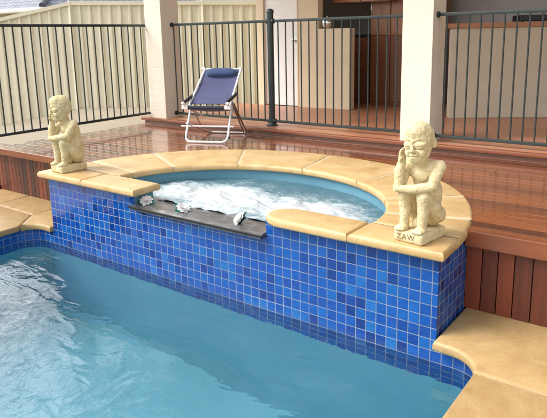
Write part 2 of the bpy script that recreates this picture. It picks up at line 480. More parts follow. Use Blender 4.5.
# left of the spa
pv([(-.004, .49), (-.45, .49), (-.45, .10), (-.2415, -.135)] + arc(-.10, -.17, .14, 170, 92, 10) + [(-.004, -.03)])
pv([(-.45 - J, .49), (-1.05, .49), (-1.05, .10), (-.45 - J, .10)])
pv([(-1.05 - J, .49), (-1.7, .49), (-1.7, .10), (-1.05 - J, .10)])
pv([(-.453, .10 - J * 2), (-1.05, .10 - J * 2), (-1.05, -.42), (-.238, -.42), (-.238, -.16)])
y = -.42
for k in range(11):
    pv([(-.238, y - J), (-.65, y - J), (-.65, y - .6), (-.238, y - .6)])
    for q in range(3):
        x = -.65 - q * .6
        pv([(x - J, y - J), (x - .6, y - J), (x - .6, y - .6), (x - J, y - .6)])
    y -= .6
pv([(-1.05 - J, .10 - J * 2), (-1.7, .10 - J * 2), (-1.7, -.42), (-1.05 - J, -.42)])
bmesh.ops.recalc_face_normals(bm, faces=bm.faces)
struct('paving', bm, M['paving'], 35)
bm = bmesh.new()     # bedding that fills the joints
box(bm, 3.52, 6.9, -7.4, DY + .04, -.07, -.010)
box(bm, L + .01, 3.53, .02, DY + .04, -.07, -.010)
box(bm, -2.4, -.29, -7.0, .48, -.07, -.010)
box(bm, -.30, -.006, .02, .48, -.07, -.010)
struct('paving_bed', bm, M['dgrout'])

# ------------------------------------------------------------------ raised spa
spa = thing('raised_spa', 'raised semicircular spa faced with blue mosaic tiles and rimmed with sandstone', 'spa', (0, 0, 0))
bm = bmesh.new()
GX0, GX1 = 1.02, 2.165      # spillway gap
def wallrect(x0, x1, z0, z1):
    uvquad(bm, [(x0, 0, z0), (x1, 0, z0), (x1, 0, z1), (x0, 0, z1)],
           [(x0 / P, (ZT - z0) / P + 0), (x1 / P, (ZT - z0) / P), (x1 / P, (ZT - z1) / P), (x0 / P, (ZT - z1) / P)])
ZS = .312
wallrect(0, GX0, ZB, CT); wallrect(GX0, GX1, ZB, ZS); wallrect(GX1, L, ZB, CT)
uvquad(bm, [(L, 0, ZB), (L, .6, ZB), (L, .6, CT), (L, 0, CT)], [(L / P, 12), (L / P + 10, 12), (L / P + 10, (ZT - CT) / P), (L / P, (ZT - CT) / P)])
uvquad(bm, [(0, 0, ZB), (0, .6, ZB), (0, .6, CT), (0, 0, CT)], [(0, 12), (-10, 12), (-10, (ZT - CT) / P), (0, (ZT - CT) / P)])
obj('tiled_wall', bm, M['tile'], spa, recalc=False)

def outer_pts(n=96):
    pts = []
    for k in range(n + 1):
        a = PI * k / n; c, s = math.cos(a), math.sin(a); e = 2 / 2.2
        pts.append((1.605 + 1.648 * math.copysign(abs(c) ** e, c), 1.67 * abs(s) ** e))
    return pts
def inner_pt(s, grow=0):
    a = PI * s
    return (1.695 + (1.055 + grow) * math.cos(a), .19 + (.895 + grow) * math.sin(a))
OUT = [p for p in outer_pts(400) if p[1] >= .19]
acc = [0]
for a, b in zip(OUT[:-1], OUT[1:]): acc.append(acc[-1] + math.dist(a, b))
def outer_pt(s):
    t = s * acc[-1]
    for i in range(len(acc) - 1):
        if acc[i + 1] >= t - 1e-9:
            f = (t - acc[i]) / max(acc[i + 1] - acc[i], 1e-9)
            return (OUT[i][0] + (OUT[i + 1][0] - OUT[i][0]) * f, OUT[i][1] + (OUT[i + 1][1] - OUT[i][1]) * f)
    return OUT[-1]
cuts = [0, .07, .17, .33, .50, .67, .84, .955, 1]
gaps = {1: .0040, 2: .0018, 4: .0008, 7: .0010}
for i in range(len(cuts) - 1):
    a = cuts[i] + gaps.get(i, .0006); b = cuts[i + 1] - gaps.get(i + 1, .0006)
    if i == 0: a = 0
    if i == len(cuts) - 2: b = 1
    n = max(4, int((b - a) * 60)); ss = [a + (b - a) * k / n for k in range(n + 1)]
    bm = bmesh.new()
    prism(bm, [outer_pt(s) for s in ss] + [inner_pt(s) for s in reversed(ss)], CT, ZC, .024, 4, 0, .016)
    obj('coping_stone', bm, M['stone'], spa, 40)
OL, OR = outer_pt(1)[0], outer_pt(0)[0]
IL, IR = inner_pt(1)[0], inner_pt(0)[0]
F = -.065
for poly in ([(-.045, F), (.50, F), (.50, .188), (OL, .188)], [(.503, F), (1.085, F), (1.085, .188), (.503, .188)],
             [(2.74, F), (3.255, F), (OR, .188), (2.74, .188)],
             [(2.737, .188), (2.737, F)] + [(2.26, F)] + arc(2.27, .065, .12, 258, 110, 10) + [(2.25, .188)]):
    bm = bmesh.new(); prism(bm, poly, CT, ZC, .024, 4, 0, .016); obj('coping_stone', bm, M['stone'], spa, 40)
bm = bmesh.new()     # mortar under and between the coping stones
for k in range(80):
    s0, s1 = k / 80, (k + 1) / 80
    pts = [inner_pt(s0, .012), inner_pt(s1, .012), outer_pt(s1), outer_pt(s0)]
    c0 = Vector(pts[3]) - (Vector(pts[3]) - Vector(pts[0])).normalized() * .012
    c1 = Vector(pts[2]) - (Vector(pts[2]) - Vector(pts[1])).normalized() * .012
    lo = [(*pts[0], CT + .002), (*pts[1], CT + .002), (c1.x, c1.y, CT + .002), (c0.x, c0.y, CT + .002)]
    hi = [(x, y, ZC - .006) for x, y, z in lo]
    v = [bm.verts.new(p) for p in lo + hi]
    for f in ((0, 1, 2, 3), (4, 5, 6, 7), (0, 1, 5, 4), (2, 3, 7, 6)): bm.faces.new([v[i] for i in f])
obj('mortar', bm, M['grout'], spa)
# basin: wall follows the inner curve a little behind the nosing
bm = bmesh.new()
ring = [inner_pt(k / 60, .03) for k in range(61)]
for a, b in zip(ring[:-1], ring[1:]):
    bm.faces.new([bm.verts.new(p) for p in ((*a, CT), (*b, CT), (*b, -.5), (*a, -.5))])
def vq(*pts): bm.faces.new([bm.verts.new(p) for p in pts])
yi = .17
for x0, x1, zt in ((ring[-1][0], GX0, CT), (GX0, GX1, ZS - .002), (GX1, ring[0][0], CT)):
    vq((x0, yi, zt), (x1, yi, zt), (x1, yi, -.5), (x0, yi, -.5))
for (x, y2) in ((ring[-1][0], .19), (ring[0][0], .19)): vq((x, yi, CT), (x, y2, CT), (x, y2, -.5), (x, yi, -.5))
for x in (GX0, GX1): vq((x, .002, ZS), (x, yi, ZS), (x, yi, CT), (x, .002, CT))
vq((GX0, .002, ZS - .002), (GX1, .002, ZS - .002), (GX1, yi, ZS - .002), (GX0, yi, ZS - .002))
vq((.5, .1, -.5), (2.9, .1, -.5), (2.9, 1.2, -.5), (.5, 1.2, -.5))
obj('spa_basin', bm, M['spaplaster'], spa)
# dark stone spillway
bm = bmesh.new()
n = 40
top, bot = [], []
for i in range(n + 1):
    x = GX0 + .003 + (GX1 - GX0 - .006) * i / n
    row = []
    for j, y in enumerate((-.05, -.02, .03, .08, .13, .18, .225)):
        z = .338 + .008 * noise.noise(Vector((x * 14, y * 22, 3))) + (.003 if 0 < j < 5 else -.004)
        if j == 0: z = .333
        row.append(bm.verts.new((x, y + (.012 * noise.noise(Vector((x * 9, 1, 0))) if j == 6 else 0), z)))
    top.append(row)
    bot.append([bm.verts.new((x, -.05, ZS + .002)), bm.verts.new((x, .225, ZS + .002))])
for i in range(n):
    for j in range(6): bm.faces.new((top[i][j], top[i + 1][j], top[i + 1][j + 1], top[i][j + 1]))
    bm.faces.new((bot[i][0], bot[i + 1][0], top[i + 1][0], top[i][0]))
    bm.faces.new((bot[i][1], top[i][6], top[i + 1][6], bot[i + 1][1]))
    bm.faces.new((bot[i][0], bot[i][1], bot[i + 1][1], bot[i + 1][0]))
for i in (0, n):
    bm.faces.new([bot[i][0]] + top[i] + [bot[i][1]])
obj('spillway_slab', bm, M['slate'], spa, 50)

bm = bmesh.new(); box(bm, GX0 - .012, GX1 + .012, -.060, -.051, .327, .341, bev=.003); obj('spillway_lip', bm, M['black'], spa)
# churning water
bm = bmesh.new()
lay = bm.verts.layers.float.new('foam')
NX, NY = 190, 110
grid = {}
fo = {}
for i in range(NX + 1):
    for j in range(NY + 1):
        x = .60 + 2.19 * i / NX; y = .172 + .99 * j / NY
        ex = ((x - 1.695) / 1.083) ** 2 + ((y - .19) / .923) ** 2 if y > .19 else ((x - 1.695) / 1.083) ** 2
        if ex > 1.02: continue
        # jets boil up in the middle/front; the back rim stays calmer
        f = math.exp(-(((x - 1.35) / .80) ** 2 + ((y - .46) / .34) ** 2)) + .70 * math.exp(-(((x - 2.25) / .46) ** 2 + ((y - .52) / .27) ** 2))
        f = min(1, f) * (1 if ex < .75 else max(0, (1 - ex) / .25)) if y > .3 else min(1, f)
        v = Vector((x * 5, y * 6, 1.7))
        h = .024 * noise.fractal(v * 1.1, 1.1, 2.0, 4) + .006 * noise.noise(v * 4)
        h += .012 * abs(noise.noise(v * 2.0 + Vector((9, 2, 5))))
        z = .336 + h * (.25 + 1.1 * f)
        if y < .25: z = min(z, .350)
        grid[i, j] = bm.verts.new((x, y, z)); grid[i, j][lay] = f
for i in range(NX):
    for j in range(NY):
        k = [(i, j), (i + 1, j), (i + 1, j + 1), (i, j + 1)]
        if all(q in grid for q in k): bm.faces.new([grid[q] for q in k])
struct('spa_water', bm, M['spawater'], True, recalc=False)

# ------------------------------------------------------------------ flowers on the spillway
def petal(bm, ang, r, w, lift, curl, base=.006, mat=0, z0=0):
    """one cupped petal with thickness, growing outwards and up"""
    rows = []
    for k in range(6):
        s = k / 5
        wid = w * math.sin(PI * min(1, .12 + .80 * s)) ** .8 * (1 if s < .95 else .7)
        rad = base + r * s * math.cos(lift * (1 - .35 * s)); z = z0 + r * s * math.sin(lift) * (1 - curl * s)
        rows.append([(rad, t * wid, z + .28 * wid * abs(t) ** 2) for t in (-1, -.5, 0, .5, 1)])
    c, sn = math.cos(ang), math.sin(ang)
    def mk(off): return [[bm.verts.new((x * c - y * sn, x * sn + y * c, z + off)) for x, y, z in rw] for rw in rows]
    a, b = mk(.0012), mk(-.0012)
    for G, flip in ((a, 0), (b, 1)):
        for i in range(5):
            for j in range(4):
                q = [G[i][j], G[i + 1][j], G[i + 1][j + 1], G[i][j + 1]]
                bm.faces.new(q[::-1] if flip else q).material_index = mat
    for i in range(5):
        for j in (0, 4): bm.faces.new((a[i][j], a[i + 1][j], b[i + 1][j], b[i][j])).material_index = mat
    for j in range(4):
        bm.faces.new((a[5][j], a[5][j + 1], b[5][j + 1], b[5][j])).material_index = mat
        bm.faces.new((a[0][j], a[0][j + 1], b[0][j + 1], b[0][j])).material_index = mat
def flower(loc, label, tilt, s, rz, inner='petal', leaf='teal'):
    t = thing('flower_ornament', label, 'flower', loc, rz, 'white flower ornaments on the spillway')
    t.rotation_euler = (tilt[0], tilt[1], rz); t.scale = (s, s, s)
    bm = bmesh.new()
    for k in range(9): petal(bm, 2 * PI * k / 9 + random.uniform(-.1, .1), .052, .020, R(22 + random.uniform(-6, 6)), .2, z0=.014)
    for k in range(8): petal(bm, 2 * PI * (k + .5) / 8, .043, .017, R(46 + random.uniform(-6, 6)), .12, z0=.016)
    obj('petals', bm, M['petal'], t, 60, recalc=False)
    bm = bmesh.new()
    for k in range(6): petal(bm, 2 * PI * k / 6, .032, .012, R(68), .05, .004, z0=.018)
    obj('inner_petals', bm, M[inner], t, 60, recalc=False)
    bm = bmesh.new()
    for k in range(6): petal(bm, 2 * PI * (k + .3) / 6, .070, .021, R(6), -.2, z0=.005)
    lathe(bm, [(.018, 0), (.026, .004), (.022, .014), (.008, .02)], 12)
    obj('leaves', bm, M[leaf], t, 60, recalc=False)
    return t
flower((1.075, .060, .345), 'white flower with pink tinged heart at the left end of the dark spillway', (R(30), R(14), 0), .84, .3, 'pink')
flower((1.425, .060, .345), 'fully open white flower in the middle of the dark spillway', (R(30), R(8), 0), .86, 1.1)
flower((1.915, .080, .350), 'white flower tipped over to show dark green leaves beside the right coping', (R(18), R(-45), 0), .86, .55, 'petal', 'dleaf')

# ------------------------------------------------------------------ statues
def eval_mesh(me, mods):
    o = bpy.data.objects.new('tmp', me); link(o)
    for typ, kw in mods:
        m = o.modifiers.new(typ, typ)
        for k, v in kw.items(): setattr(m, k, v)
    dg = bpy.context.evaluated_depsgraph_get(); dg.update()
    r = bpy.data.meshes.new_from_object(o.evaluated_get(dg))
    bpy.data.objects.remove(o); return r

def carve(me, lines, seed=0):
    """pull vertices in along grooves: (polyline, radius, depth); negative depth raises a ridge"""
    N = len(me.vertices)
    co = np.empty(N * 3); no = np.empty(N * 3)
    me.vertices.foreach_get('co', co); me.vertex_normals.foreach_get('vector', no)
    co = co.reshape(-1, 3); no = no.reshape(-1, 3); off = np.zeros(N)
    for pts, rad, dep in lines:
        arr = np.array([tuple(p) for p in pts])
        idx = np.where(((co > arr.min(0) - rad) & (co < arr.max(0) + rad)).all(1))[0]
        if not len(idx): continue
        c = co[idx]; best = np.full(len(idx), 9.0)
        for a, b in zip(arr[:-1], arr[1:]):
            ab = b - a; t = np.clip((c - a) @ ab / max(ab @ ab, 1e-12), 0, 1)
            best = np.minimum(best, np.linalg.norm(c - (a + t[:, None] * ab), axis=1))
        off[idx] -= np.where(best < rad, dep * (1 - (best / rad) ** 2), 0)
    k = np.array([.0019 * noise.fractal(Vector(p) * 34 + Vector((seed, 0, 0)), 1.0, 2.0, 4) - .0022 * max(0, noise.noise(Vector(p) * 150 + Vector((0, seed, 0))) - .25) * 2 for p in co])
    co = co + no * (off + k)[:, None]
    me.vertices.foreach_set('co', co.ravel()); me.update()

def make_statue(label, loc, rz, head_yaw, hair, group, seed):
    t = thing('stone_statue', label, 'statue', loc, rz, group)
    # plinth: rough hewn block
    bm = bmesh.new(); box(bm, -.080, .080, -.112, .112, 0, .056, bev=.009)
    me = bpy.data.meshes.new('p'); bm.to_mesh(me); bm.free()
    me = eval_mesh(me, [('REMESH', dict(mode='VOXEL', voxel_size=.004)), ('SMOOTH', dict(factor=.5, iterations=3))])
    carve(me, [], seed + 3)
    for v in me.vertices: v.co += v.normal * .003 * noise.fractal(v.co * 16 + Vector((seed, 5, 0)), 1, 2, 3)
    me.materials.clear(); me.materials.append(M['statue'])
    for p in me.polygons: p.use_smooth = True
    o = bpy.data.objects.new('plinth', me); link(o); o.parent = t
    bm = bmesh.new()
    C = lambda a, ra, b, rb: capsule(bm, a, ra, b, rb)
    E = lambda c, r, m=None: ellipsoid(bm, c, r, m)
    for s in (-1, 1):
        kx = .050 * s
        E((kx, -.082, .066), (.029, .036, .020))                        # foot
        for q in range(5): E((kx + (q - 2) * .0105, -.115 + abs(q - 1.5) * .003, .063), (.0062, .010, .0085))
        C((kx, -.064, .066), .024, (kx, -.064, .105), .024)
        C((kx, -.064, .105), .024, (kx * 1.03, -.058, .165), .031)      # calf
        C((kx * 1.03, -.058, .165), .031, (kx * 1.05, -.066, .236), .032)  # knee
        C((kx * 1.05, -.064, .236), .034, (kx * 1.15, .050, .125), .049)   # thigh
        C((.084 * s, .024, .378), .029, (.04 * s, .016, .362), .040)    # shoulder
    E((0, -.004, .330), (.062, .030, .045))
    E((0, .062, .112), (.088, .056, .062)); C((0, .072, .12), .064, (0, .044, .31), .066)
    E((0, .030, .335), (.082, .054, .060)); E((0, .058, .22), (.078, .06, .11))
    E((0, -.010, .085), (.032, .04, .032))
    C((0, .012, .37), .036, (-.004, -.018, .43), .036)
    # right arm props the cheek, elbow on the knee
    C((-.086, .020, .376), .029, (-.074, -.072, .278), .026)
    C((-.074, -.080, .270), .026, (-.080, -.074, .345), .027); C((-.080, -.074, .345), .027, (-.071, -.068, .388), .020)
    E((-.070, -.068, .408), (.017, .025, .026))
    for q in range(4):
        yy = -.087 + q * .0135
        C((-.070, yy, .418), .0068, (-.071, yy + .001, .439), .0064); C((-.071, yy + .001, .439), .0064, (-.066, yy + .003, .460 - abs(q - 1.5) * .004), .0056)
    C((-.068, -.088, .402), .0075, (-.054, -.100, .418), .0064)
    # left arm lies across the knees
    C((.086, .020, .376), .031, (.086, -.044, .290), .027)
    C((.086, -.048, .286), .027, (.030, -.096, .275), .024); C((.030, -.096, .275), .024, (-.046, -.108, .266), .018)
    E((-.064, -.106, .264), (.022, .013, .016))
    for q in range(4):
        zz = .276 - q * .0085
        C((-.074, -.108, zz), .0052, (-.093, -.099, zz - .002), .0048); C((-.093, -.099, zz - .002), .0048, (-.100, -.083, zz - .005), .0042)
    C((-.062, -.110, .276), .0058, (-.078, -.106, .289), .005)
    # head
    hb = bmesh.new()
    body = bm; bm = hb
    ellipsoid(bm, (0, -.016, .508), (.069, .078, .084)); ellipsoid(bm, (0, -.036, .466), (.060, .060, .066))
    ellipsoid(bm, (0, -.058, .428), (.040, .036, .034)); ellipsoid(bm, (0, -.046, .545), (.054, .048, .044))
    capsule(bm, (0, -.094, .500), .007, (0, -.101, .468), .0105); ellipsoid(bm, (0, -.095, .463), (.017, .012, .008))
    for s in (-1, 1):
        ellipsoid(bm, (.0315 * s, -.077, .489), (.028, .014, .0185), Matrix.Rotation(s * R(26), 3, 'Z'))      # great almond eyes
        ellipsoid(bm, (.061 * s, .006, .482), (.010, .016, .026))        # ears
        ellipsoid(bm, (.030 * s, -.070, .450), (.022, .020, .024))
    ellipsoid(bm, (0, -.090, .4425), (.021, .011, .0066)); ellipsoid(bm, (0, -.087, .431), (.018, .011, .0066))
    HM = Matrix.Translation((0, -.01, .44)) @ Matrix.Rotation(head_yaw, 4, 'Z') @ Matrix.Rotation(R(-5), 4, 'Y') @ Matrix.Rotation(R(4), 4, 'X') @ Matrix.Diagonal((1.04, 1.04, 1.03, 1)) @ Matrix.Translation((0, .01, -.44)) 
    if hair:
        ellipsoid(bm, (0, -.006, .525), (.074, .080, .068)); ellipsoid(bm, (0, .022, .47), (.069, .053, .062))
    for v in bm.verts: v.co = HM @ v.co
    me2 = bpy.data.meshes.new('h'); bm.to_mesh(me2); bm.free(); bm = body; bm.from_mesh(me2)
    me = bpy.data.meshes.new('b'); bm.to_mesh(me); bm.free()
    me = eval_mesh(me, [('REMESH', dict(mode='VOXEL', voxel_size=.0030)), ('SMOOTH', dict(factor=.5, iterations=3))])
    H = lambda p: HM @ Vector(p)
    lines = []
    for s in (-1, 1):
        loop = [H((s * (.0315 + .030 * math.cos(a)), -.083 + .50 * .030 * math.cos(a), .489 + .0205 * math.sin(a))) for a in [2 * PI * k / 20 for k in range(21)]]
        lines.append((loop, .0062, .0055))
        lines.append(([H((s * .008, -.098, .486)), H((s * .030, -.093, .481)), H((s * .053, -.074, .487))], .0045, .0035))
        lines.append(([H((.014 * s, -.099, .466)), H((.026 * s, -.090, .448)), H((.023 * s, -.084, .434))], .006, .003))
    lines.append(([H((-.022, -.092, .437)), H((0, -.101, .437)), H((.022, -.092, .437))], .0050, .005))
    if hair:
        for k in range(22):
            a = 2 * PI * k / 22
            pts = [H((.075 * math.sin(q) * math.cos(a), -.006 + .08 * math.sin(q) * math.sin(a), .522 + .07 * math.cos(q))) for q in (.2, .7, 1.2, 1.75)]
            lines.append((pts, .006, .0030))
    carve(me, lines, seed)
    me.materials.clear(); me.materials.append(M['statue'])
    for p in me.polygons: p.use_smooth = True
    o = bpy.data.objects.new('figure', me); link(o); o.parent = t
    if seed > 9: return t
    # letters cut into the front of the plinth
    cu = bpy.data.curves.new('txt', 'FONT'); cu.body = 'ZAW'; cu.size = .040; cu.align_x = 'CENTER'; cu.extrude = .0012; cu.space_character = 1.2
    to = bpy.data.objects.new('tmp', cu); link(to)
    dg = bpy.context.evaluated_depsgraph_get(); dg.update()
    lm = bpy.data.meshes.new_from_object(to.evaluated_get(dg)); bpy.data.objects.remove(to)
    lm.materials.clear(); lm.materials.append(M['carve'])
    lo = bpy.data.objects.new('inscription', lm); link(lo); lo.parent = t
    lo.location = (-.010, -.1132, .017); lo.rotation_euler = (R(90), R(-3), 0)
    return t
ST = 'seated limestone thinker statues at the ends of the spa'
make_statue('bald stone thinker statue with big almond eyes on the right end of the spa coping', (3.075, .08, ZC), R(-9), R(6), False, ST, 1)
make_statue('bald stone thinker statue on the left end of the spa beside the lower paving', (.155, .096, ZC), R(-4), R(-10), False, ST, 21)

# ------------------------------------------------------------------ timber deck
deck = thing('timber_deck', 'glossy wet red brown timber deck with plank face wrapped around the spa', 'deck', (0, 0, 0))
DX0, DX1 = -1.42, 7.2
def span_at(y):
    if y >= 1.66: return None
    a = (1 - (max(y, 0) / 1.67) ** 2.2)
    w = 1.648 * a ** (1 / 2.2)
    return (1.605 - w, 1.605 + w)
bm = bmesh.new()
bw = .0905; y = DY - .02
rows = []
while y < 2.30:
    rows.append(y); y += bw
for i, y0 in enumerate(rows):
    y1 = y0 + bw - .0045
    sp = span_at(y1 + .0) if y1 < 1.66 else None
    segs = [(-1.95 if y0 < .55 else DX0, DX1)] if sp is None else [(-1.95 if y0 < .55 else DX0, sp[0] + .03), (sp[1] - .03, DX1)]
    for a, b in segs:
        cuts_ = [a]; x = a + random.uniform(.9, 2.6)
        while x < b - .5: cuts_.append(x); x += random.uniform(1.4, 2.6)
        cuts_.append(b)
        for c, d_ in zip(cuts_[:-1], cuts_[1:]):
            dz = random.uniform(-.0012, .0012)
            box(bm, c + .001, d_ - .001, y0, y1, ZD - .02 + dz, ZD + dz, bev=.0028)
obj('deck_boards', bm, M['deck'], deck)
bm = bmesh.new()      # dark frame under the boards
box(bm, DX0 + .02, -.07, DY + .06, 2.3, .30, ZD - .024); box(bm, 3.29, DX1, DY + .06, 2.3, .30, ZD - .024); box(bm, -.07, 3.29, 1.70, 2.3, .30, ZD - .024)
obj('joists', bm, M['dwood'], deck)
bm = bmesh.new()
box(bm, L + .004, DX1, DY - .045, DY - .022, .365, ZD + .008, bev=.006)
obj('fascia_board', bm, M['nosing'], deck)
bm = bmesh.new()
box(bm, -1.95, .0, DY - .045, DY - .022, .395, ZD + .008, bev=.006)
obj('fascia_board', bm, M['nosing'], deck)
bm = bmesh.new()
x = L + .003
while x < DX1:
    w = random.uniform(.080, .092)
    box(bm, x, x + w - .005, DY, DY + .02, 0, .372 + random.uniform(0, .003), bev=.002); x += w
obj('plank_face', bm, M['plank'], deck)
bm = bmesh.new()
x = -.002
while x > -1.95:
    w = .062
    box(bm, x - w + .004, x, DY + .05, DY + .07, 0, .40, bev=.002); x -= w
yy = .62
while yy < 2.3:
    box(bm, DX0 - .02, DX0, yy, yy + .06, -.05, .43, bev=.002); yy += .064
obj('plank_face', bm, M['plank'], deck)
# upper step
bm = bmesh.new()
box(bm, DX0 - .05, DX1, 2.262, 2.31, ZU - .036, ZU + .002, bev=.012)
obj('step_nosing', bm, M['nosing'], deck)
bm = bmesh.new()
box(bm, DX0, DX1, 2.285, 2.305, ZD - .03, ZU - .037)
obj('step_riser', bm, M['dwood'], deck)

# alfresco floor and side ground
bm = bmesh.new()
box(bm, -1.45, 7.5, 2.311, 4.02, .2, ZU); box(bm, -.02, 7.5, 4.02, 7.5, .2, ZU - .002)
struct('terracotta_floor', bm, M['terracotta'])
bm = bmesh.new()
box(bm, -1.58, -1.445, .60, 2.26, -.08, .415, bev=.01)
tag(obj('kerb', bm, M['kerb']), 'pale concrete kerb under the left pool fence panel', 'kerb')
bm = bmesh.new()
vs = [bm.verts.new(p) for p in ((-1.56, .0, .02), (-1.56, 7.5, .34), (-3.2, 7.5, .34), (-4.6, 3.7, .30), (-5.9, 2.75, .02), (-7.2, 1.7, -.07), (-7.0, 0, -.07))]
c = bm.verts.new((-2.8, 3.0, .27))
for i in range(len(vs)): bm.faces.new((vs[i], vs[(i + 1) % len(vs)], c))
struct('side_path', bm, M['concrete'], True)

# ------------------------------------------------------------------ pool fences
def pool_fence(label, p0, p1, first, npick, z1, z2, ends=(1, 1)):
    """panel of vertical bars between two points at a common pitch"""
    a, b = Vector((*p0, 0)), Vector((*p1, 0)); d = (b - a); Ln = d.length
    t = thing('pool_fence_panel', label, 'fence', (a.x, a.y, 0), math.atan2(d.y, d.x), 'dark green pool fence panels')
    for nm, z in (('top_rail', z2), ('bottom_rail', z1)):
        bm = bmesh.new(); box(bm, 0, Ln, -.012, .012, z - .014, z + .014, bev=.004); obj(nm, bm, M['fence'], t, 40)
    proto = None
    for k in range(npick):
        x = first + .0948 * k
        if x > Ln - .02: break
        if proto is None:
            bm = bmesh.new(); tube(bm, [(0, 0, z1 - .01), (0, 0, z2 + .002)], .0072, 10)
            proto = obj('baluster', bm, M['fence'], t, 40); proto.location = (x, 0, 0)
        else:
            o = proto.copy(); link(o); o.parent = t; o.location = (x, 0, 0)
    for e, x in ((ends[0], .008), (ends[1], Ln - .008)):
        if not e: continue
        for z in (z1, z2):
            bm = bmesh.new(); tube(bm, [(x - .009, 0, z), (x + .009, 0, z)], .026, 14); obj('bracket', bm, M['fence'], t, 40)
    return t
Z1, Z2 = .572, 1.614
pool_fence('dark green fence panel left of the left cream pillar running along the kerb', (-1.358, -1.31), (-1.358, 2.50), .052, 40, Z1, Z2)
pool_fence('dark green fence panel behind the folding chair between left pillar and post', (-1.07, 2.475), (.355, 2.475), .035, 15, Z1, Z2)
pool_fence('dark green fence panel between the post and the right cream pillar', (.415, 2.475), (1.935, 2.475), .068, 16, Z1, Z2)
pool_fence('dark green fence panel right of the right cream pillar in front of the bar', (2.215, 2.405), (7.0, 2.405), .085, 50, Z1, Z2)
post = thing('fence_post', 'thick round dark green fence post with domed cap behind the folding chair', 'post', (.385, 2.475, 0))
bm = bmesh.new(); tube(bm, [(0, 0, ZU), (0, 0, 1.70)], .034, 20); obj('shaft', bm, M['fence'], post, 40)
bm = bmesh.new(); lathe(bm, [(.039, 1.695), (.039, 1.715), (.034, 1.728), (.02, 1.737), (.004, 1.74)], 20); obj('cap', bm, M['fence'], post, 40)
bm = bmesh.new(); lathe(bm, [(.062, ZU), (.062, ZU + .008), (.05, ZU + .014), (.036, ZU + .035)], 20); obj('base_plate', bm, M['fence'], post, 40)

# ------------------------------------------------------------------ pillars
for lab, x0, x1 in (('left cream painted brick pillar between the first two fence panels', -1.345, -1.072), ('right cream painted brick pillar behind the bald statue', 1.937, 2.214)):
    bm = bmesh.new(); box(bm, x0, x1, 2.313, 2.60, ZU - .01, 2.95, bev=.004)
    tag(obj('pillar', bm, M['column']), lab, 'pillar', 'cream pillars holding the patio roof')

# ------------------------------------------------------------------ folding chair
F_rot = R(37 - 14)
chair = thing('folding_chair', 'white framed folding beach chair with purple blue canvas on the wet deck', 'chair', (.222, 1.600, ZD), F_rot)
# local: +x to the sitter's left (viewer's right), -y to the front
W = .213
def tub(name, pts, r, mat, rad=.05, parent=chair):
    bm = bmesh.new(); tube(bm, fillet(pts, rad), r, 10); return obj(name, bm, mat, parent, 60)
tub('front_frame', [(-W, .22, .385), (-W - .005, .0, .012), (W + .005, .0, .012), (W, .22, .385)], .0115, M['alu'], .07)
tub('rear_frame', [(-W + .03, -.02, .20), (-W + .03, .60, .012), (W + .03, .60, .012), (W + .03, .16, .38)], .0105, M['alu2'], .05)
tub('crossbar', [(-W - .07, .085, .155), (W + .05, .085, .155)], .009, M['alu'])
tub('back_frame', [(-W - .0, .12, .335), (-W + .025, .58, .685), (W - .005, .58, .685), (W + .0, .12, .335)], .0115, M['alu'], .03)
tub('seat_frame', [(-W, .52, .20), (-W, .06, .345), (W, .06, .345), (W, .52, .20)], .0115, M['alu'], .03)
def sheet(name, A, B, C_, D, mat, sag=0, th=.006, nu=10, nv=14):
    """fabric stretched between AB (bottom) and DC (top) with a little sag along its normal"""
    A, B, C_, D = map(Vector, (A, B, C_, D)); n = (B - A).cross(D - A).normalized()
    bm = bmesh.new(); G = []
    for o_ in (0, 1):
        G.append([[bm.verts.new(A.lerp(B, u / nu).lerp(D.lerp(C_, u / nu), v / nv) + n * (o_ * th - sag * math.sin(PI * v / nv) * (.75 + .25 * math.sin(PI * u / nu)) + .0015 * noise.noise(Vector((u * .7, v * .6, 2))))) for u in range(nu + 1)] for v in range(nv + 1)])
    for o_ in (0, 1):
        for v in range(nv):
            for u in range(nu):
                bm.faces.new((G[o_][v][u], G[o_][v][u + 1], G[o_][v + 1][u + 1], G[o_][v + 1][u]))
    for v in range(nv):
        for u in (0, nu): bm.faces.new((G[0][v][u], G[0][v + 1][u], G[1][v + 1][u], G[1][v][u]))
    for u in range(nu):
        for v in (0, nv): bm.faces.new((G[0][v][u], G[0][v][u + 1], G[1][v][u + 1], G[1][v][u]))
    return obj(name, bm, mat, chair, 60)
sheet('backrest', (-W + .012, .15, .365), (W - .012, .15, .365), (W - .018, .576, .682), (-W + .034, .576, .682), M['sling'], .03)
sheet('seat', (-W + .012, .06, .352), (W - .012, .06, .352), (W - .012, .36, .30), (-W + .012, .36, .30), M['sling'], .04)
bm = bmesh.new()      # hem that wraps the front bar
tube(bm, [(-W + .02, .055, .343), (W - .03, .055, .343)], .019, 12); obj('front_hem', bm, M['navy'], chair, 60)
bm = bmesh.new()      # head pillow
ellipsoid(bm, (0, 0, 0), (.165, .036, .052), None, 20)
for v in bm.verts: v.co.x = math.copysign(min(abs(v.co.x) ** .6 * .165 ** .4, .16), v.co.x); v.co.z = math.copysign(abs(v.co.z) ** .6 * .052 ** .4, v.co.z)
Mx = Matrix.Translation((.012, .515, .655)) @ Matrix.Rotation(R(-48), 4, 'X')
for v in bm.verts: v.co = Mx @ v.co
obj('pillow', bm, M['pillow'], chair, 60)
